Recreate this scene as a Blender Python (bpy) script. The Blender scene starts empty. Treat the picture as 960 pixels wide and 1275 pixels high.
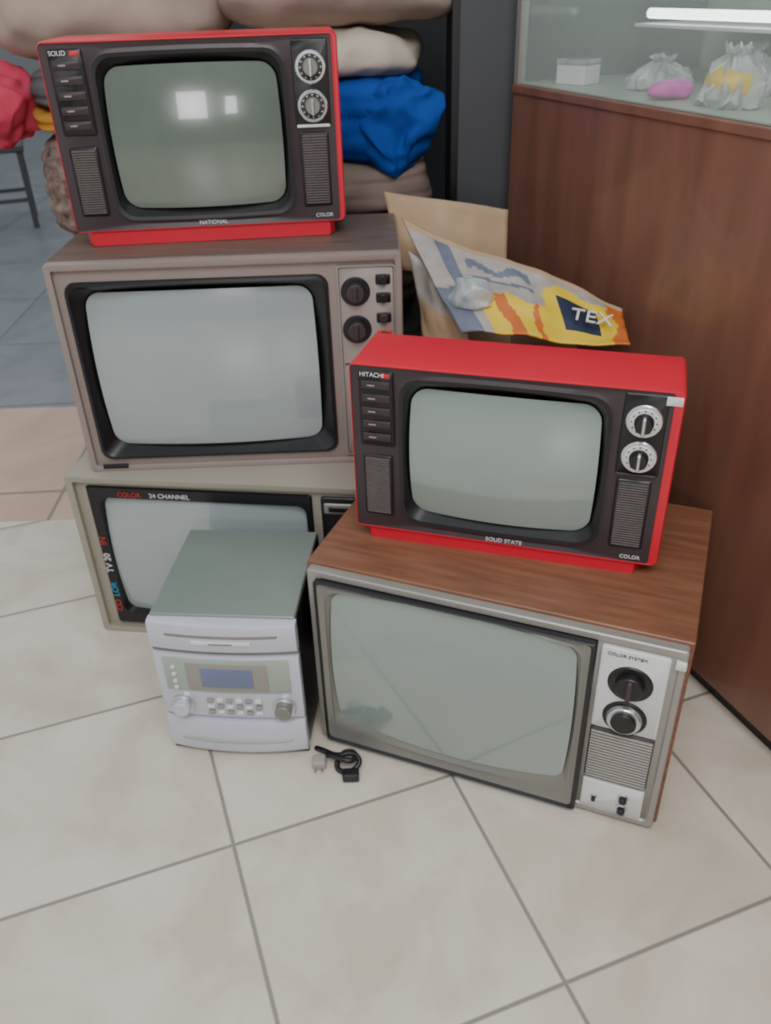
import bpy, bmesh, math, random
from mathutils import Vector, Matrix, noise
random.seed(4)
def L(c):
    return tuple((v/255/12.92 if v/255<=.04045 else ((v/255+.055)/1.055)**2.4) for v in c)+(1,)
def mat(name,c,rough=.5,metal=0,var=.12,scale=8,c2=None,spec=.5,bump=0,coat=0,stretch=None,emit=0,alpha=1,trans=0):
    m=bpy.data.materials.new(name); m.use_nodes=True; n=m.node_tree.nodes; l=m.node_tree.links
    b=n['Principled BSDF']; b.inputs['Roughness'].default_value=rough; b.inputs['Metallic'].default_value=metal
    b.inputs['Specular IOR Level'].default_value=spec; b.inputs['Coat Weight'].default_value=coat
    tc=n.new('ShaderNodeTexCoord'); mp=n.new('ShaderNodeMapping'); l.new(tc.outputs['Object'],mp.inputs[0])
    if stretch: mp.inputs['Scale'].default_value=stretch
    nz=n.new('ShaderNodeTexNoise'); nz.inputs['Scale'].default_value=scale; nz.inputs['Detail'].default_value=5
    l.new(mp.outputs[0],nz.inputs[0])
    r=n.new('ShaderNodeValToRGB'); r.color_ramp.elements[0].position=.3; r.color_ramp.elements[1].position=.7
    a=L(c); d=L(c2) if c2 else tuple(v*(1-var) for v in a[:3])+(1,)
    r.color_ramp.elements[0].color=d; r.color_ramp.elements[1].color=a
    l.new(nz.outputs[0],r.inputs[0]); l.new(r.outputs[0],b.inputs['Base Color'])
    if bump:
        bp=n.new('ShaderNodeBump'); bp.inputs['Strength'].default_value=bump; bp.inputs['Distance'].default_value=.01
        l.new(nz.outputs[0],bp.inputs['Height']); l.new(bp.outputs[0],b.inputs['Normal'])
    if emit: b.inputs['Emission Color'].default_value=a; b.inputs['Emission Strength'].default_value=emit
    if trans: b.inputs['Transmission Weight'].default_value=trans
    if alpha<1: b.inputs['Alpha'].default_value=alpha
    return m
M={}
M['red']=mat('red_plastic',(206,30,52),.34,var=.08)
M['dark']=mat('dark_fascia',(60,48,52),.4,var=.2,scale=20)
M['black']=mat('black_plastic',(26,25,28),.35)
M['grille']=mat('speaker_grille',(98,90,88),.6,var=.3,scale=150)
M['grilleback']=mat('speaker_grille_back',(58,50,52),.6,var=.2,scale=80)
M['chrome']=mat('chrome',(205,205,205),.22,.85,var=.05)
M['white']=mat('white_plastic',(215,215,214),.4,var=.04)
M['silver']=mat('silver_paint',(156,152,146),.38,.35,var=.08)
M['dsilver']=mat('dim_silver_paint',(132,130,124),.4,.3,var=.08)
M['greyshell']=mat('warm_grey_shell',(146,132,126),.42,.15,var=.08)
M['bpanel']=mat('grey_control_panel',(158,146,140),.42,.15,var=.08)
M['beigeshell']=mat('beige_shell',(158,150,136),.45,.1,var=.08)
M['screen']=mat('crt_glass',(136,150,143),.1,0,var=.05,scale=3,spec=.8,coat=.8)
M['screenA']=mat('crt_glass_green',(108,120,110),.16,0,var=.22,scale=7,spec=.8,coat=.8)
M['screen2']=mat('crt_glass_pale',(156,164,166),.14,0,var=.10,scale=4,spec=.8,coat=.8)
M['wood']=mat('walnut_veneer',(136,92,68),.36,0,scale=9,c2=(110,72,52),stretch=(1,9,9))
M['darkwood']=mat('dark_wood_top',(108,96,86),.42,0,scale=9,c2=(88,76,68),stretch=(1,9,9))
M['counter']=mat('brown_laminate',(130,90,74),.36,0,scale=3,c2=(110,74,60),spec=.6,coat=.3,stretch=(6,1,1))
M['pillar']=mat('pillar_paint',(68,70,73),.55,0,scale=5)
M['cardboard']=mat('cardboard',(184,158,128),.85,0,scale=12,c2=(166,140,112))
M['yellow']=mat('yellow_print',(222,190,50),.45,var=.1)
M['navy']=mat('navy_print',(36,48,72),.45)
M['pgrey']=mat('grey_print',(176,170,164),.45,var=.3,scale=25)
M['bluegrey']=mat('blue_grey_print',(110,116,134),.45,var=.3,scale=25)
M['orange']=mat('orange_print',(196,104,44),.45)
M['stereo']=mat('stereo_silver',(200,200,214),.32,.2,var=.05)
M['stereotop']=mat('stereo_green_grey_metal',(132,144,136),.32,.25,var=.08)
M['lcdpanel']=mat('display_panel',(160,172,160),.3)
M['lcd']=mat('lcd_window',(108,118,150),.2)
M['cyan']=mat('cyan_print',(40,150,190),.5)
M['redprint']=mat('red_print',(200,50,50),.5)
M['glass']=mat('clear_glass',(225,240,232),.03,alpha=.12)
M['casegreen']=mat('case_back_panel',(160,172,158),.4)
M['tube']=mat('fluorescent_tube',(240,255,250),.4,emit=4)

def obj(name,me,parent=None,mt=None,smooth=False):
    o=bpy.data.objects.new(name,me); bpy.context.collection.objects.link(o)
    if parent: o.parent=parent
    if mt:
        for x in (mt if isinstance(mt,(list,tuple)) else [mt]): me.materials.append(x)
    if smooth:
        for p in me.polygons: p.use_smooth=True
    return o
def empty(name,loc,yaw=0):
    e=bpy.data.objects.new(name,None); bpy.context.collection.objects.link(e)
    e.location=loc; e.rotation_euler=(0,0,math.radians(yaw)); e.empty_display_size=.05; return e
def rr(x0,x1,z0,z1,r,y,bx=0,bz=0,n=6,s=8):
    """rounded rectangle loop in the x-z plane, optional barrel-shaped sides"""
    r=max(min(r,(x1-x0)/2-1e-4,(z1-z0)/2-1e-4),1e-4)
    cs=[(x1-r,z0+r,-90),(x1-r,z1-r,0),(x0+r,z1-r,90),(x0+r,z0+r,180)]
    p=[]
    for i,(cx,cz,a) in enumerate(cs):
        for k in range(n+1):
            t=math.radians(a+90*k/n); p.append((cx+r*math.cos(t),cz+r*math.sin(t)))
        q=cs[(i+1)%4]; t=math.radians(a+90); e=(q[0]+r*math.cos(t),q[1]+r*math.sin(t)); b=p[-1]
        for k in range(1,s): p.append((b[0]+(e[0]-b[0])*k/s,b[1]+(e[1]-b[1])*k/s))
    mx,mz=(x0+x1)/2,(z0+z1)/2; hx,hz=(x1-x0)/2,(z1-z0)/2; out=[]
    for x,z in p:
        u=(x-mx)/hx; v=(z-mz)/hz
        out.append(Vector((x+bx*u*(1-v*v), y, z+bz*v*(1-u*u))))
    return out
def loft(name,loops,parent,mt,cap0=False,cap1=False,smooth=False):
    bm=bmesh.new(); vs=[[bm.verts.new(v) for v in lp] for lp in loops]; n=len(vs[0])
    for a,b in zip(vs,vs[1:]):
        for i in range(n): bm.faces.new((a[i],a[(i+1)%n],b[(i+1)%n],b[i]))
    if cap0: bm.faces.new(vs[0])
    if cap1: bm.faces.new(list(reversed(vs[-1])))
    bmesh.ops.recalc_face_normals(bm,faces=bm.faces)
    me=bpy.data.meshes.new(name); bm.to_mesh(me); bm.free()
    o=obj(name,me,parent,mt,smooth)
    if smooth:
        try: me.set_sharp_from_angle(angle=math.radians(40))
        except Exception: pass
    return o
def plate(name,parent,x0,x1,z0,z1,yf,yb,mt,r=.003,bev=.0015):
    return loft(name,[rr(x0+bev,x1-bev,z0+bev,z1-bev,r,yf),rr(x0,x1,z0,z1,r,yf+bev),rr(x0,x1,z0,z1,r,yb)],parent,mt,True,True,True)
def screen(name,parent,x0,x1,z0,z1,r,y,bulge,mt,bx=.004,bz=.003):
    base=rr(x0,x1,z0,z1,r,y,bx,bz); c=Vector(((x0+x1)/2,y,(z0+z1)/2)); loops=[]
    hx,hz=(x1-x0)/2,(z1-z0)/2
    for k in range(14):
        t=1-k/13*.985
        lp=[]
        for v in base:
            q=c+(v-c)*t; u=(q.x-c.x)/hx; w=(q.z-c.z)/hz
            q.y=y-bulge*(1-(u*u+w*w)/2.0) ; lp.append(q)
        loops.append(lp)
    return loft(name,loops,parent,mt,False,True,True)
def cyl(name,parent,x,z,r,yf,yb,mt,seg=32,bev=.0015,r2=None):
    def c(rad,y): return [Vector((x+rad*math.cos(2*math.pi*i/seg),y,z+rad*math.sin(2*math.pi*i/seg))) for i in range(seg)]
    return loft(name,[c(max(r-bev,1e-4),yf),c(r,yf+bev),c(r2 or r,yb)],parent,mt,True,True,True)
def box(name,parent,x0,x1,y0,y1,z0,z1,mt,bev=.004):
    bm=bmesh.new(); bmesh.ops.create_cube(bm,size=1)
    for v in bm.verts: v.co=Vector((x0+(v.co.x+.5)*(x1-x0),y0+(v.co.y+.5)*(y1-y0),z0+(v.co.z+.5)*(z1-z0)))
    if bev: bmesh.ops.bevel(bm,geom=bm.edges[:],offset=bev,segments=3,affect='EDGES',profile=.5)
    me=bpy.data.meshes.new(name); bm.to_mesh(me); bm.free()
    return obj(name,me,parent,mt)
def text(name,parent,s,size,loc,mt,rot=(90,0,0),ext=.0004):
    cu=bpy.data.curves.new(name,'FONT'); cu.body=s; cu.size=size; cu.extrude=ext
    t=bpy.data.objects.new('t',cu); bpy.context.collection.objects.link(t); bpy.context.view_layer.update()
    me=bpy.data.meshes.new_from_object(t); bpy.data.objects.remove(t)
    o=obj(name,me,parent,None); me.materials.clear(); me.materials.append(mt)
    o.location=loc; o.rotation_euler=[math.radians(a) for a in rot]; return o
def knob(p,n,x,z,r,y,ring,cap,depth=.014,inner=.62,bar=True):
    cyl('dial_ring_%s'%n,p,x,z,r,y-.004,y+.004,ring)
    cyl('knob_%s'%n,p,x,z,r*inner,y-depth,y,cap,r2=r*inner*1.06)
    if bar: plate('knob_grip_%s'%n,p,x-r*.12,x+r*.12,z-r*inner*.9,z+r*inner*.9,y-depth-.006,y-depth+.001,M['dark'] if bar==2 else ring)
def shell(p,w,d,h,t,z0,mt,r=.012,rec=.012,tb=None,tr=None,tt=None):
    tb=tb or t; tr=tr or t; tt=tt or t
    return loft('cabinet_shell',[rr(t,w-tr,z0+tb,z0+h-tt,r*.5,rec+.004),rr(t,w-tr,z0+tb,z0+h-tt,r*.5,0.001),rr(t*.8,w-tr*.8,z0+tb*.8,z0+h-tt*.8,r*.6,0),rr(.001,w-.002,z0+.001,z0+h-.0015,r,0),rr(0,w,z0,z0+h,r,.003),rr(0,w,z0,z0+h,r,d-.004),rr(.004,w-.004,z0+.004,z0+h-.004,r,d)],p,mt,False,True,True)
def rear(p,w,d,h,z0,mt,dd,ins=.05,top=.03):
    return loft('rear_housing',[rr(ins,w-ins,z0+.01,z0+h-top,.02,d-.002),rr(ins+.01,w-ins-.01,z0+.015,z0+h-top-.01,.02,d+dd*.6),rr(ins+.06,w-ins-.06,z0+.04,z0+h-top-.05,.02,d+dd)],p,mt,False,True,True)

# ---------------- red portable televisions ----------------
def red_tv(loc,yaw,w,h,pl,d,labels,scr,tr):
    p=empty('television',loc,yaw); z0=pl; rec=.006
    t=.002; W=w-tr+.004; X=lambda f:f*W; Z=lambda f:z0+f*h
    shell(p,w,d,h,t,z0,M['red'],r=.010,rec=rec,tb=.002,tr=tr,tt=.004); rear(p,w,d,h,z0,M['red'],.13,.05,.03)
    loft('pedestal',[rr(X(.05),X(.95),0,pl+.004,.003,.004),rr(X(.03),X(.97),0,pl+.004,.003,.02),rr(X(.05),X(.95),0,pl+.004,.003,d+.05)],p,M['red'],True,True,True)
    hx0,hx1,hz0,hz1=X(.165),X(.822),Z(.06),Z(.93)
    loft('fascia',[rr(t*.9,w-tr*.98,z0+.002,z0+h-.004,.006,rec-.004),rr(hx0-.006,hx1+.006,hz0-.006,hz1+.006,.03,rec-.001,.003,.003),rr(hx0,hx1,hz0,hz1,.03,rec-.004,.003,.003)],p,M['dark'],smooth=True)
    plate('fascia_back',p,.0015,w-tr,z0+.0015,z0+h-.004,rec-.0015,rec+.004,M['dark']) if False else None
    sx0,sx1,sz0,sz1=X(.198),X(.79),Z(.12),Z(.862)
    loft('screen_surround',[rr(hx0,hx1,hz0,hz1,.03,rec-.004,.003,.003),rr(hx0+.006,hx1-.006,hz0+.006,hz1-.006,.028,rec-.003,.003,.003),rr(sx0,sx1,sz0,sz1,.026,rec+.016,.004,.003)],p,M['black'],smooth=True)
    screen('crt_screen',p,sx0,sx1,sz0,sz1,.026,rec+.015,.02,scr)
    for nm,a,b,c,e in (('left',.035,.135,.09,.47),('right',.86,.965,.09,.5)):
        plate('speaker_frame_'+nm,p,X(a),X(b),Z(c),Z(e),rec-.005,rec+.001,M['black'])
        plate('speaker_mesh_'+nm,p,X(a)+.003,X(b)-.003,Z(c)+.003,Z(e)-.003,rec-.006,rec+.001,M['grilleback'])
        k=26
        for i in range(k):
            zz=Z(c+.015)+(Z(e)-Z(c)-.03*h)*(i+.5)/k
            plate('slat_%s_%d'%(nm,i),p,X(a)+.004,X(b)-.004,zz-.0013,zz+.0013,rec-.0075,rec-.005,M['grille'],r=.0005,bev=.0004)
    plate('preset_panel',p,X(.03),X(.145),Z(.53),Z(.96),rec-.005,rec+.001,M['black'])
    for i in range(5):
        zz=Z(.56+.075*i); plate('preset_%d'%i,p,X(.04),X(.135),zz,zz+.045*h,rec-.007,rec-.003,M['dark'],r=.001,bev=.0008)
        plate('preset_mark_%d'%i,p,X(.06),X(.085),zz+.018*h,zz+.026*h,rec-.0076,rec-.006,M['silver'],r=.0003,bev=.0002)
    text('maker_label',p,labels[0],.010,(X(.035),rec-.006,Z(.93)),M['white'])
    plate('badge',p,X(.105),X(.135),Z(.925),Z(.95),rec-.006,rec,M['redprint'],r=.001,bev=.0003)
    plate('tuner_panel',p,X(.852),X(.978),Z(.53),Z(.97),rec-.005,rec+.001,M['black'])
    for i,(zz) in enumerate((.83,.635)):
        x,z=X(.915),Z(zz)
        cyl('dial_%d'%i,p,x,z,.0255,rec-.008,rec,M['chrome'])
        cyl('dial_face_%d'%i,p,x,z,.0205,rec-.0095,rec-.004,M['grilleback' if labels[2] else 'white'])
        cyl('knob_%d'%i,p,x,z,.0125,rec-.024,rec-.005,M['dsilver' if labels[2] else 'black'],r2=.0145)
        plate('knob_grip_%d'%i,p,x-.0025,x+.0025,z-.0135,z+.0135,rec-.029,rec-.020,M['chrome'])
        for k in range(12):
            a=k*math.pi/6; cyl('tick_%d_%d'%(i,k),p,x+.0175*math.cos(a),z+.0175*math.sin(a),.0013,rec-.0102,rec-.009,M['white' if labels[2] else 'black'],seg=8,bev=.0003)
    plate('channel_strip',p,X(.855),X(.972),Z(.525),Z(.54),rec-.007,rec,M['white' if labels[2] else 'dark'],r=.001,bev=.0004)
    if not labels[2]: plate('paper_sticker',p,w-.025,w-.003,Z(.925),Z(.97),-.001,.001,M['white'],.001,.0003)
    text('centre_label',p,labels[1],.010,(X(.46),rec-.006,Z(.018)),M['white'])
    text('corner_label',p,labels[3],.009,(X(.90),rec-.006,Z(.03)),M['white'])
    return p

# wooden-cased television (lower right)
E=empty('television',(-.137,1.113,0),-22.65); w,d,h=.611,.385,.397
X=lambda f:f*w; Z=lambda f:f*h
box('wood_cabinet',E,0,w,.012,d,.006,h,M['wood'],.003)
for i,(a,b) in enumerate(((.04,.04),(w-.04,.04),(.04,d-.04),(w-.04,d-.04))): box('foot_%d'%i,E,a-.015,a+.015,b-.015,b+.015,0,.008,M['black'],.001)
loft('front_frame',[rr(X(.01),X(.99),Z(.02),Z(.985),.004,.014),rr(X(.01),X(.99),Z(.02),Z(.985),.004,-.002),rr(X(.013),X(.987),Z(.025),Z(.98),.004,-.004),rr(X(.045),X(.975),Z(.05),Z(.955),.006,-.004),rr(X(.05),X(.97),Z(.055),Z(.95),.006,-.001)],E,M['silver'],smooth=True)
plate('front_base_panel',E,X(.04),X(.98),Z(.04),Z(.96),-.001,.012,M['silver'])
loft('screen_mask',[rr(X(.035),X(.785),Z(.03),Z(.95),.004,-.001),rr(X(.035),X(.785),Z(.03),Z(.95),.004,-.014),rr(X(.038),X(.782),Z(.035),Z(.946),.005,-.016),rr(X(.043),X(.772),Z(.046),Z(.935),.008,-.012)],E,M['black'],smooth=True)
loft('screen_bezel',[rr(X(.043),X(.772),Z(.046),Z(.935),.008,-.012),rr(X(.060),X(.76),Z(.10),Z(.91),.016,-.008,.002,.010),rr(X(.068),X(.752),Z(.125),Z(.90),.02,-.010,.003,.014),rr(X(.080),X(.738),Z(.175),Z(.885),.018,-.002,.006,.022)],E,M['dsilver'],smooth=True)
screen('crt_screen',E,X(.080),X(.738),Z(.175),Z(.885),.018,-.002,.014,M['screen'],.006,.022)
plate('control_panel',E,X(.795),X(.955),Z(.53),Z(.94),-.007,0,M['white'],.004)
knob(E,'upper',X(.873),Z(.785),.033,-.006,M['black'],M['black'],.016,.62,2)
knob(E,'lower',X(.873),Z(.61),.033,-.006,M['black'],M['chrome'],.012,.78,False)
cyl('knob_lower_cap',E,X(.873),Z(.61),.019,-.024,-.010,M['black'])
plate('speaker_back',E,X(.795),X(.955),Z(.235),Z(.515),-.004,0,M['dark'])
for i in range(17):
    zz=Z(.245)+i*Z(.265)/17; plate('speaker_slat_%d'%i,E,X(.798),X(.952),zz,zz+.0038,-.008,-.003,M['silver'],.001,.0006)
plate('lower_panel',E,X(.795),X(.955),Z(.06),Z(.22),-.006,0,M['white'],.003)
for i,(a,b,r) in enumerate(((.905,.165,.009),(.905,.10,.009),(.83,.13,.005))): knob(E,'small_%d'%i,X(a),Z(b),r,-.006,M['chrome'],M['black'],.012,.7,False)
text('panel_label',E,'COLOR SYSTEM',.008,(X(.81),-.0075,Z(.905)),M['black'])
plate('edge_clip',E,X(.965),X(.99),Z(.90),Z(.94),-.008,0,M['white'])

red_tv((-.049,1.191,.397),-17.64,.489,.294,.022,.132,('HITACHI','SOLID STATE',False,'COLOR'),M['screen'],.014)

# lower-left television
C=empty('television',(-.631,1.438,0),-8.4); w,d,h=.595,.42,.394
X=lambda f:f*w; Z=lambda f:f*h
shell(C,w,d,h,.014,0,M['beigeshell'],r=.008,rec=.012); 
loft('fascia',[rr(.014,w-.014,.014,h-.014,.005,.012),rr(X(.06),X(.83),Z(.055),Z(.935),.006,.012)],C,M['beigeshell'])
loft('screen_surround',[rr(X(.06),X(.83),Z(.055),Z(.935),.006,.010),rr(X(.065),X(.825),Z(.06),Z(.93),.006,.006),rr(X(.095),X(.81),Z(.12),Z(.87),.02,.008),rr(X(.105),X(.80),Z(.135),Z(.86),.02,.026,.004,.004)],C,M['black'],smooth=True)
screen('crt_screen',C,X(.105),X(.80),Z(.135),Z(.86),.02,.025,.02,M['screen2'])
plate('control_panel',C,X(.86),X(.975),Z(.05),Z(.93),.006,.013,M['black'])
plate('channel_window',C,X(.87),X(.965),Z(.84),Z(.90),.003,.007,M['silver'])
plate('channel_window_dark',C,X(.885),X(.95),Z(.855),Z(.885),.0015,.004,M['black'])
text('surround_text_top',C,'24 CHANNEL',.014,(X(.28),.0055,Z(.885)),M['white'])
text('surround_text_top_red',C,'COLOR',.014,(X(.17),.0055,Z(.885)),M['redprint'])
text('surround_text_side',C,'CO',.02,(X(.09),.0055,Z(.14)),M['redprint'],(90,-90,0))
text('surround_text_side_mid',C,'LOR',.02,(X(.09),.0055,Z(.24)),M['cyan'],(90,-90,0))
text('surround_text_side_top',C,'TV 20',.02,(X(.09),.0055,Z(.40)),M['white'],(90,-90,0))
text('surround_text_side_end',C,'IN',.02,(X(.09),.0055,Z(.58)),M['redprint'],(90,-90,0))

# middle-left television
B=empty('television',(-.577,1.450,.394),.48); w,d,h=.62,.285,.408
X=lambda f:f*w; Z=lambda f:f*h
shell(B,w,d,h,.012,0,M['greyshell'],r=.008,rec=.010)
box('dark_top_panel',B,.004,w-.004,.018,d-.002,h-.003,h+.0015,M['darkwood'],.001)
rear(B,w,d,h,0,M['black'],.10,.04,.04)
loft('fascia',[rr(.012,w-.012,.012,h-.012,.005,.010),rr(X(.04),X(.79),Z(.055),Z(.915),.022,.010)],B,M['greyshell'])
loft('screen_surround',[rr(X(.04),X(.79),Z(.055),Z(.915),.022,.011),rr(X(.043),X(.787),Z(.06),Z(.91),.022,.004),rr(X(.052),X(.778),Z(.072),Z(.898),.022,.003),rr(X(.062),X(.768),Z(.085),Z(.885),.026,.012),rr(X(.085),X(.738),Z(.115),Z(.852),.026,.032,.004,.004)],B,M['black'],smooth=True)
screen('crt_screen',B,X(.085),X(.738),Z(.115),Z(.852),.026,.031,.024,M['screen2'])
loft('control_frame',[rr(X(.815),X(.98),Z(.04),Z(.95),.004,.010),rr(X(.815),X(.98),Z(.04),Z(.95),.004,.003),rr(X(.819),X(.976),Z(.046),Z(.944),.004,.003),rr(X(.819),X(.976),Z(.046),Z(.944),.004,.007)],B,M['silver'])
plate('control_panel',B,X(.819),X(.976),Z(.046),Z(.944),.007,.011,M['bpanel'])
for i,zz in enumerate((.835,.665)): knob(B,'main_%d'%i,X(.866),Z(zz),.026,.007,M['black'],M['dark'],.018,.62,2)
for i,zz in enumerate((.885,.805,.715,.635)):
    cyl('button_%d'%i,B,X(.945),Z(zz),.008,-.004,.008,M['black' if i<2 else 'dark'])
    plate('button_slot_%d'%i,B,X(.924),X(.966),Z(zz)-.009,Z(zz)+.009,.004,.008,M['redprint' if i==3 else 'black'],.003)
plate('panel_divider',B,X(.825),X(.97),Z(.50),Z(.505),.005,.008,M['black'],.0005,.0003)
plate('slider_slot',B,X(.93),X(.945),Z(.2),Z(.47),.005,.008,M['dark'],.001,.0005)
plate('slider_slot_b',B,X(.86),X(.875),Z(.2),Z(.47),.005,.008,M['dark'],.001,.0005)
plate('name_badge',B,X(.04),X(.12),Z(.015),Z(.035),-.001,.004,M['black'],.001,.0004)

red_tv((-.537,1.547,.394+.4105),3.76,.484,.301,.025,.17,('SOLID','NATIONAL',True,'COLOR'),M['screenA'],.010)

# ---------------- mini stereo ----------------
S=empty('mini_stereo_system',(-.407,1.083,0),-5.47); w,d,h=.252,.275,.313
X=lambda f:f*w; Z=lambda f:f*h
box('metal_body',S,.002,w-.002,.02,d,.008,h,M['stereotop'],.003)
box('right_side_panel',S,w-.003,w,.022,d-.002,.012,h-.004,M['black'],.0008)
for i,(a,b) in enumerate(((.03,.05),(w-.03,.05),(.03,d-.03),(w-.03,d-.03))): box('foot_%d'%i,S,a-.012,a+.012,b-.012,b+.012,0,.01,M['black'],.001)
def bowed(name,z0,z1,y,bow,mt,x0=0.,x1=1.,round_=.006,back=.022):
    n=20
    xs=[X(x0)+(X(x1)-X(x0))*i/n for i in range(n+1)]
    bm=bmesh.new(); prof=[(back,z0),(y+round_,z0),(y+round_*.3,z0+round_*.3),(y,z0+round_),(y,z1-round_),(y+round_*.3,z1-round_*.3),(y+round_,z1),(back,z1)]
    rows=[]
    for x in xs:
        u=(x-w/2)/(w/2); b=-bow*(1-u*u); rows.append([bm.verts.new((x,(py+b if py<back else py),pz)) for py,pz in prof])
    for a,b in zip(rows,rows[1:]):
        for i in range(len(prof)): j=(i+1)%len(prof); bm.faces.new((a[i],a[j],b[j],b[i]))
    bm.faces.new(rows[0]); bm.faces.new(list(reversed(rows[-1]))); bmesh.ops.recalc_face_normals(bm,faces=bm.faces)
    me=bpy.data.meshes.new(name); bm.to_mesh(me); bm.free(); o=obj(name,me,S,mt,True)
    try: me.set_sharp_from_angle(angle=math.radians(35))
    except Exception: pass
    return o
bowed('disc_tray_panel',Z(.80),Z(.985),.004,.010,M['stereo'])
bowed('tray_groove',Z(.905),Z(.922),.0025,.010,M['dsilver'],.12,.88,.0015)
bowed('tray_lip',Z(.86),Z(.885),.001,.010,M['white'],.3,.7,.0015)
bowed('tray_label',Z(.865),Z(.88),.0005,.010,M['dsilver'],.42,.58,.0015)
bowed('gap_band',Z(.765),Z(.80),.010,.008,M['dsilver'])
bowed('display_section',Z(.30),Z(.765),.006,.008,M['stereo'])
bowed('display_panel',Z(.50),Z(.745),.0035,.008,M['lcdpanel'],.06,.93,.003)
bowed('lcd_bezel',Z(.52),Z(.72),.002,.008,M['silver'],.22,.78,.002)
bowed('lcd_window',Z(.55),Z(.69),.001,.008,M['lcd'],.32,.68,.002)
bowed('cassette_section',Z(.03),Z(.29),.004,.014,M['stereo'],0,1,.012)
bowed('cassette_lip',Z(.13),Z(.15),.001,.014,M['lcdpanel'],.1,.9,.002)
bowed('lower_gap',Z(.285),Z(.305),.012,.008,M['dsilver'])
bowed('foot_band',Z(.0),Z(.03),.012,.006,M['black'])
for i,a in enumerate((.15,.87)):
    cyl('knob_ring_%d'%i,S,X(a),Z(.40),.021,-.006,.01,M['chrome']); cyl('knob_%d'%i,S,X(a),Z(.40),.015,-.018,0,M['stereo' if i==0 else 'dsilver'])
for i in range(6):
    for j in range(3):
        x=X(.33)+i*X(.068); z=Z(.345)+j*Z(.045)
        plate('button_%d_%d'%(i,j),S,x,x+.012,z,z+.007,-.007,.002,M['white' if (i+j)%2 else 'silver'],.002,.0008)
for j in range(4): cyl('side_button_%d'%j,S,X(.13),Z(.53)+j*Z(.05),.004,-.004,.006,M['white'],16)

def tube(name,pts,r,mt,parent=None):
    cu=bpy.data.curves.new(name,'CURVE'); cu.dimensions='3D'; cu.bevel_depth=r; cu.bevel_resolution=3
    sp=cu.splines.new('NURBS'); sp.points.add(len(pts)-1); sp.use_endpoint_u=True; sp.order_u=3
    for q,p in zip(sp.points,pts): q.co=(*p,1)
    t=bpy.data.objects.new('t',cu); bpy.context.collection.objects.link(t); bpy.context.view_layer.update()
    me=bpy.data.meshes.new_from_object(t); bpy.data.objects.remove(t); o=obj(name,me,parent,None,True); me.materials.clear(); me.materials.append(mt); return o
pc=empty('power_cable',(-.092,1.045,0))
tube('cord',[(-.05,.030,.005),(-.04,.02,.012),(-.01,-.005,.02),(.02,.0,.026),(.035,-.02,.018),(.01,-.035,.007),(-.015,-.02,.007),(0,.005,.022),(.025,.008,.016),(.02,-.03,.03),(-.02,-.01,.03),(-.03,.01,.01)],.005,M['black'],pc)
box('plug',pc,.0,.03,-.05,-.03,0.001,.02,M['black'],.004)
box('plug_end',pc,-.055,-.03,-.02,.004,0.001,.02,M['pgrey'],.005)
for i in (0,1): box('pin_%d'%i,pc,-.050+i*.012,-.047+i*.012,-.034,-.02,.009,.012,M['chrome'],.0005)

# ---------------- counter ----------------
K=empty('display_counter',(.605,1.1815,0),-68.4)
x0,x1=-.835,1.3
box('front_panel',K,x0,x1,0,.02,.04,1.0,M['counter'],.002)
box('base_body',K,x0+.005,x1-.01,.02,.5,.04,.99,M['counter'],.001)
box('plinth',K,x0+.03,x1,.02,.47,0,.05,M['black'],.001)
box('deck_trim',K,x0,x1,-.004,.5,.99,1.006,M['counter'],.002)
box('case_floor',K,x0+.01,x1,.01,.49,1.006,1.010,M['casegreen'],.001)
box('case_back',K,x0,x1,.48,.5,1.01,1.75,M['casegreen'],.001)
box('case_end_post',K,x0,x0+.018,0,.018,1.006,1.75,M['silver'],.001)
box('case_end_glass',K,x0+.005,x0+.009,.02,.48,1.01,1.75,M['glass'],0)
box('case_front_glass',K,x0+.02,x1,.006,.010,1.01,1.75,M['glass'],0)
box('case_top',K,x0,x1,0,.5,1.75,1.77,M['silver'],.001)
box('glass_shelf',K,x0+.12,x1,.20,.46,1.105,1.111,M['white'],.001)
tb=tube('shelf_lamp_tube',[(x0+.14,.22,1.128),(0,.22,1.128),(x1-.1,.22,1.128)],.009,M['tube'],K)
def soft(name,parent,loc,size,mt,nz=.01,freq=6,p=4,rot=0,sub=24,droop=0,seed=0,fold=0):
    bm=bmesh.new(); bmesh.ops.create_cube(bm,size=2); bmesh.ops.subdivide_edges(bm,edges=bm.edges[:],cuts=sub,use_grid_fill=True)
    for v in bm.verts:
        c=v.co.copy(); m=(abs(c.x)**p+abs(c.y)**p+abs(c.z)**p)**(1/p); c/=m
        q=Vector((c.x*size[0]/2,c.y*size[1]/2,c.z*size[2]/2))
        k=noise.noise_vector(q*freq+Vector((seed*7.1,seed*3.3,seed)))
        k2=noise.noise_vector(q*freq*2.7+Vector((seed*2.1,9,seed)))
        if fold:
            s=1-fold*abs(math.sin(q.z*90+seed))**6; q.x*=s; q.y*=s
        q+=k*nz+k2*nz*.45
        q.z-=droop*(abs(c.x)**3)
        v.co=q
    me=bpy.data.meshes.new(name); bm.to_mesh(me); bm.free()
    o=obj(name,me,parent,mt,True); o.location=loc; o.rotation_euler=(0,0,math.radians(rot)); return o
def kl(s,n,z):
    a=math.radians(-68.4); return (.605+s*math.cos(a)-n*math.sin(a),1.1815+s*math.sin(a)+n*math.cos(a),z)
M['bag']=mat('plastic_film',(215,220,220),.15,scale=30,bump=.5,c2=(150,165,165),alpha=.7)
M['magenta']=mat('magenta_plastic',(214,80,180),.4)
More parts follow.
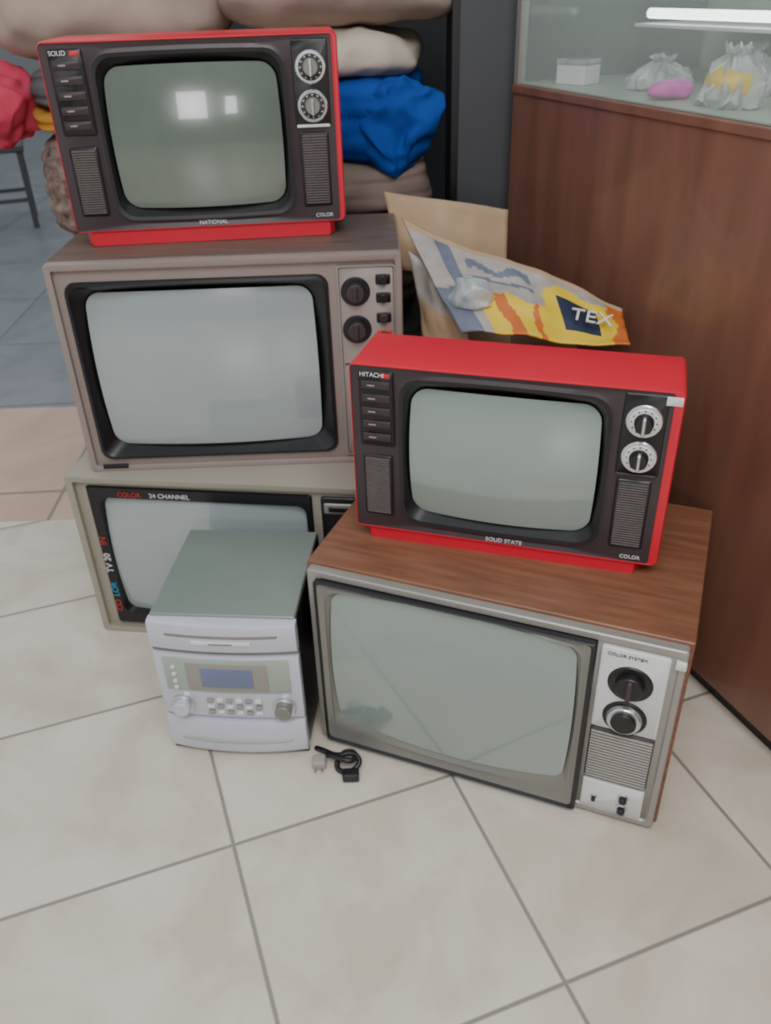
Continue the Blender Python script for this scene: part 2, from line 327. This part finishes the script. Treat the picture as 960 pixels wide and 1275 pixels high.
def bag(loc,r,hh,mt,seed,inner=None):
    """crumpled film bag: pleated faceted body gathered to a neck"""
    e=empty('plastic_bag',loc,seed*40); n=30; rnd=random.Random(seed)
    prof=[(0,.85),(.08,1),(.35,1.0),(.6,.75),(.78,.35),(.86,.2),(1.0,.45)]
    loops=[]
    for z,k in prof:
        lp=[]
        for i in range(n):
            a=2*math.pi*i/n; q=r*k*(1+.22*rnd.uniform(-1,1)*(1 if z>0 else .4)); 
            lp.append(Vector((q*math.cos(a),q*.75*math.sin(a),max(0.0,z*hh+ (hh*.10*rnd.uniform(-1,1) if z>.05 else 0)))))
        loops.append(lp)
    loft('film',loops,e,mt,True,False,False)
    if inner: soft('contents',e,(0,0,hh*.36),(r*1.75,r*1.25,hh*.62),inner,.005,25,2.5,0,10,seed=seed)
    return e
bx=empty('small_white_box',kl(-.72,.08,1.0102),-50); box('carton',bx,-.035,.035,-.025,.025,0,.035,M['white'],.002); box('lid',bx,-.036,.036,-.026,.026,.035,.045,M['bag'],.002)
soft('pink_packet',None,kl(-.42,.07,1.026),(.075,.05,.03),M['magenta'],.006,20,3,20,10)
bag(kl(-.30,.09,1.0105),.062,.085,M['bag'],2,M['yellow'])
bag(kl(-.54,.14,1.0105),.06,.055,M['bag'],3)
bag(kl(-.12,.12,1.0105),.06,.08,M['bag'],5,M['yellow'])
bag(kl(-.40,.22,1.0105),.055,.075,M['bag'],7)

pl=empty('pillar',(.175,2.0,0)); box('shaft',pl,0,.15,0,.2,0,2.9,M['pillar'],.004); box('edge_strip',pl,-.004,.012,-.004,.01,0,2.9,M['black'],.001)

# ---------------- fabric pile ----------------
cl=lambda n,c,c2=None,**k:mat(n,c,.9,0,.15,k.get('s',10),c2,spec=.15,bump=.4)
F={'beige':cl('beige_fabric',(180,164,152)),'cream':cl('cream_fabric',(204,192,176)),'blue':cl('blue_fabric',(28,74,158)),
 'tan':cl('tan_fabric',(136,120,112)),'brown':cl('brown_fabric',(88,74,66)),'pink':cl('pink_fabric',(206,74,98)),'must':cl('mustard_fabric',(180,130,56)),'grey':cl('grey_fabric',(90,90,92)),'patt':cl('patterned_fabric',(150,130,120),(70,56,54),s=45)}
fp=empty('folded_fabric_pile',(-.31,2.15,0))
for i,(m,z0,z1,ww,dd,ox,fd) in enumerate([('brown',0,.26,.42,.42,0,.03),('grey',.26,.50,.43,.40,0,.03),('brown',.50,.73,.42,.42,0,.03),('tan',.73,.86,.43,.42,0.0,.01),('blue',.85,1.03,.44,.43,-.005,.015),('cream',1.005,1.11,.43,.43,-.01,0)]):
    soft('folded_layer_%d'%i,fp,(.215+ox,0,(z0+z1)/2+.006),(ww,dd,z1-z0),F[m],.018,7,5 if fd else 3,random.uniform(-3,3),28,seed=i,fold=fd)
for i,(m,z0,z1,ww,dd) in enumerate([('brown',0,.28,.42,.42),('tan',.28,.52,.43,.40),('brown',.52,.70,.42,.42),('patt',.70,.94,.42,.42),('must',.93,.985,.42,.4),('grey',.975,1.06,.40,.40)]):
    soft('folded_layer_left_%d'%i,fp,(-.225,0,(z0+z1)/2+.006),(ww,dd,z1-z0),F[m],.014,7,5,random.uniform(-3,3),28,seed=i+20,fold=.03)
soft('blue_overhang',fp,(.37,-.19,.935),(.16,.08,.18),F['blue'],.03,12,2.6,0,24,seed=30)
soft('pink_bundle',fp,(-.50,-.12,1.0),(.17,.2,.14),F['pink'],.035,10,2.5,0,24,seed=13)
soft('pink_bundle_low',fp,(-.505,-.10,.955),(.10,.16,.10),F['pink'],.03,12,2.5,0,20,seed=17)
soft('beige_cushion',None,(-.555,2.12,1.195),(.52,.42,.24),F['beige'],.016,6,2.6,3,28,.03,seed=11)
soft('beige_cushion',None,(-.07,2.12,1.225),(.52,.42,.22),F['beige'],.016,6,2.6,-3,28,.03,seed=12)

st=empty('stool',(-2.25,5.3,0),20)
box('seat',st,-.2,.2,-.2,.2,.42,.46,M['pillar'],.01)
for i,(a,b) in enumerate(((-1,-1),(1,-1),(1,1),(-1,1))): box('leg_%d'%(i+1),st,a*.17-.015,a*.17+.015,b*.17-.015,b*.17+.015,0,.42,M['pillar'],.002)
for i,s in enumerate((-1,1)): box('rung_%d'%(i+1),st,-.17,.17,s*.17-.01,s*.17+.01,.15,.17,M['pillar'],.002)

# ---------------- cardboard box ----------------
cb=empty('cardboard_box',(.24,1.64,0),-68.4)
hw,hl,hh=.125,.11,.60
box('side_a',cb,-hw,hw,-hl,-hl+.005,0,hh,M['cardboard'],.001); box('side_b',cb,-hw,hw,hl-.005,hl,0,hh,M['cardboard'],.001)
box('end_a',cb,-hw,-hw+.005,-hl+.005,hl-.005,0,hh,M['cardboard'],.001); box('end_b',cb,hw-.005,hw,-hl+.005,hl-.005,0,hh,M['cardboard'],.001)
box('bottom',cb,-hw,hw,-hl,hl,0,.006,M['cardboard'],.001)
inv=(Matrix.Translation(cb.location)@Matrix.Rotation(math.radians(-68.4),4,'Z')).inverted()
def sheet(name,q,mats,fn,nu=28,nv=10,th=.004,warp=.006):
    bm=bmesh.new(); g=[]
    a,b,c,d_=[inv@Vector(p) for p in q]
    nrm=(b-a).cross(d_-a).normalized()
    for j in range(nv+1):
        row=[]
        for i in range(nu+1):
            u,v=i/nu,j/nv; P=(a*(1-u)+b*u)*(1-v)+(d_*(1-u)+c*u)*v
            P+=nrm*(warp*math.sin(u*7+v*3)+warp*.9*noise.noise(Vector((u*6,v*4,1)))); row.append(bm.verts.new(P))
        g.append(row)
    for j in range(nv):
        for i in range(nu):
            f=bm.faces.new((g[j][i],g[j+1][i],g[j+1][i+1],g[j][i+1])); f.material_index=fn((i+.5)/nu,(j+.5)/nv)
    me=bpy.data.meshes.new(name); bm.to_mesh(me); bm.free(); o=obj(name,me,cb,mats,True)
    sd=o.modifiers.new('thickness','SOLIDIFY'); sd.thickness=th; sd.offset=0; return o
sheet('tan_flap',[(.018,1.75,.842),(.268,1.75,.80),(.262,1.70,.66),(.05,1.70,.70)],[M['cardboard']],lambda u,v:0)
sheet('side_flap',[(.06,1.62,.76),(.15,1.52,.70),(.17,1.47,.60),(.085,1.56,.60)],[M['pgrey'],M['cardboard']],lambda u,v:0 if v<.5 else 1)
PM=[M['cardboard'],M['yellow'],M['navy'],M['pgrey'],M['orange'],M['bluegrey']]
def pr(u,v):
    w_=noise.noise(Vector((u*9,v*5,2)))*.09; vv=v+w_; uu=u+w_*.5
    if v<.07: return 0
    if uu>.93: return 4
    if .66<u<.86 and .34<v<.80: return 2
    if uu>.58: return 1 if vv>.2 else 3
    if vv>.58:
        if u<.14: return 5
        return 4 if .30<uu<.38 or .5<uu<.54 else 1 if u>.2 else 3
    if .25<u<.55 and (.2<vv<.27 or .36<vv<.42): return 5
    if .12<u<.2: return 5
    return 3
sheet('printed_flap',[(.05,1.66,.81),(.45,1.50,.676),(.435,1.38,.648),(.148,1.44,.66)],PM,pr,80,36,warp=.008)
a_=Vector((.05,1.66,.81));b_=Vector((.45,1.50,.676));c_=Vector((.435,1.38,.648));d0=Vector((.148,1.44,.66))
def onflap(u,v): return inv@((a_*(1-u)+b_*u)*(1-v)+(d0*(1-u)+c_*u)*v)
t=text('print_text',cb,'TEX',.042,(0,0,0),M['white'],(0,0,0),.001)
P0=onflap(.68,.74);ux=(onflap(.86,.74)-P0).normalized(); nn=ux.cross(onflap(.68,.3)-P0).normalized()
if (Matrix.Rotation(math.radians(-68.4),3,'Z')@nn).z<0: nn=-nn
vy=nn.cross(ux).normalized()
t.matrix_local=Matrix.Translation(P0+nn*.014)@Matrix((ux,vy,nn)).transposed().to_4x4()
soft('film_wrap',cb,inv@Vector((.17,1.50,.71)),(.07,.06,.05),M['bag'],.018,20,2.4,0,12,seed=8)

# ---------------- room ----------------
def floor_mat(name,ca,cb_,grout,ox,oy,yaw,s,rough=.3):
    m=bpy.data.materials.new(name); m.use_nodes=True; n=m.node_tree.nodes; l=m.node_tree.links; b=n['Principled BSDF']
    tc=n.new('ShaderNodeTexCoord'); mp=n.new('ShaderNodeMapping'); mp.vector_type='TEXTURE'
    mp.inputs['Location'].default_value=(ox,oy,0); mp.inputs['Rotation'].default_value=(0,0,math.radians(yaw)); mp.inputs['Scale'].default_value=(s,s,1)
    l.new(tc.outputs['Object'],mp.inputs[0]); sp=n.new('ShaderNodeSeparateXYZ'); l.new(mp.outputs[0],sp.inputs[0])
    def math_(op,a,bv=None):
        q=n.new('ShaderNodeMath'); q.operation=op
        for i,v in enumerate((a,bv)):
            if v is None: continue
            if isinstance(v,(int,float)): q.inputs[i].default_value=v
            else: l.new(v,q.inputs[i])
        return q.outputs[0]
    ds=[];fl=[]
    for ax in (0,1):
        s_=math_('ADD',sp.outputs[ax],100.0); f=math_('FRACT',s_); fl.append(math_('FLOOR',s_)); g=math_('SUBTRACT',1.0,f); ds.append(math_('MINIMUM',f,g))
    dm=math_('MINIMUM',ds[0],ds[1])
    mr=n.new('ShaderNodeMapRange'); mr.inputs[1].default_value=.004; mr.inputs[2].default_value=.012; l.new(dm,mr.inputs[0])
    cx=n.new('ShaderNodeCombineXYZ'); l.new(fl[0],cx.inputs[0]); l.new(fl[1],cx.inputs[1])
    ad=n.new('ShaderNodeVectorMath'); ad.operation='MULTIPLY_ADD'; l.new(cx.outputs[0],ad.inputs[0]); ad.inputs[1].default_value=(3.7,5.1,0); l.new(tc.outputs['Object'],ad.inputs[2])
    nz=n.new('ShaderNodeTexNoise'); nz.inputs['Scale'].default_value=4.5; nz.inputs['Detail'].default_value=8; nz.inputs['Roughness'].default_value=.6; nz.inputs['Distortion'].default_value=.6; l.new(ad.outputs[0],nz.inputs[0])
    r=n.new('ShaderNodeValToRGB'); r.color_ramp.elements[0].position=.33; r.color_ramp.elements[1].position=.6
    r.color_ramp.elements[0].color=L(cb_); r.color_ramp.elements[1].color=L(ca); l.new(nz.outputs[0],r.inputs[0])
    mx=n.new('ShaderNodeMix'); mx.data_type='RGBA'; mx.inputs[6].default_value=L(grout); l.new(mr.outputs[0],mx.inputs[0]); l.new(r.outputs[0],mx.inputs[7])
    l.new(mx.outputs[2],b.inputs['Base Color']); b.inputs['Roughness'].default_value=rough
    bp=n.new('ShaderNodeBump'); bp.inputs['Strength'].default_value=.3; bp.inputs['Distance'].default_value=.003; l.new(mr.outputs[0],bp.inputs['Height']); l.new(bp.outputs[0],b.inputs['Normal'])
    return m
ar=(-.269,.878,19.19,.393)
f1=floor_mat('floor_tiles',(214,205,190),(194,182,164),(136,130,122),*ar)
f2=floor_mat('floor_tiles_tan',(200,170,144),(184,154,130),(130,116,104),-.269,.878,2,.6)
f3=floor_mat('floor_tiles_daylight_tint',(126,130,134),(110,114,119),(96,99,103),-.269,.878,2,.6)  # far floor: the cool cast of daylight is put into the tile colour
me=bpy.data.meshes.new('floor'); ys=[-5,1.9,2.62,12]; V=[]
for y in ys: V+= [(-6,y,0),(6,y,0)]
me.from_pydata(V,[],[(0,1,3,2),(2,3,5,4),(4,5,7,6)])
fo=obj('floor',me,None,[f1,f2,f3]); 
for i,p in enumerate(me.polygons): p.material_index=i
wallm=mat('wall_paint',(132,134,136),.8,var=.1,scale=2)
darkw=mat('wall_dark',(48,50,54),.8,var=.1,scale=2)
def wall(name,x0,x1,y0,y1,z0,z1,mt): return box(name,None,x0,x1,y0,y1,z0,z1,mt,0)
wall('wall_back',-.72,6,2.75,2.85,0,2.9,darkw)
wall('wall_far',-6,6,10,10.1,0,2.9,wallm)
wall('wall_front',-6,6,-4.1,-4,0,2.9,mat('wall_front_paint',(92,96,94),.8,var=.15,scale=1.5))

# ---------------- light ----------------
wd=bpy.data.worlds.new('world'); bpy.context.scene.world=wd; wd.use_nodes=True
wd.node_tree.nodes['Background'].inputs[0].default_value=(.88,.94,1,1); wd.node_tree.nodes['Background'].inputs[1].default_value=.9
def area(name,loc,target,sx,sy,e,c=(1,1,1)):
    ld=bpy.data.lights.new(name,'AREA'); ld.shape='RECTANGLE'; ld.size=sx; ld.size_y=sy; ld.energy=e; ld.color=c
    o=bpy.data.objects.new(name,ld); bpy.context.collection.objects.link(o); o.location=loc
    o.rotation_euler=(Vector(target)-Vector(loc)).to_track_quat('-Z','Y').to_euler(); return o
area('shopfront_window_light',(-.65,-3.9,1.35),(-.3,1.5,1.0),.75,.9,24,(1,1,1))
area('shopfront_door_light',(.35,-3.9,1.3),(-.3,1.5,1.0),.3,.6,7,(1,1,1))
area('ceiling_lamp',(.1,-.6,2.8),(.1,.7,0),1.8,1.2,58,(1,.985,.96))

cam=bpy.data.cameras.new('camera'); co=bpy.data.objects.new('camera',cam); bpy.context.collection.objects.link(co)
cam.sensor_fit='VERTICAL'; cam.sensor_height=36; cam.sensor_width=27.1; cam.lens=36*1043.8/1275; cam.clip_start=.02
cam.dof.use_dof=True; cam.dof.focus_distance=.68; cam.dof.aperture_fstop=12
co.matrix_world=Matrix.Translation((0,0,1.2))@Matrix.Rotation(math.radians(90-32.46),4,'X')@Matrix.Rotation(math.radians(-1.906),4,'Z')
bpy.context.scene.camera=co
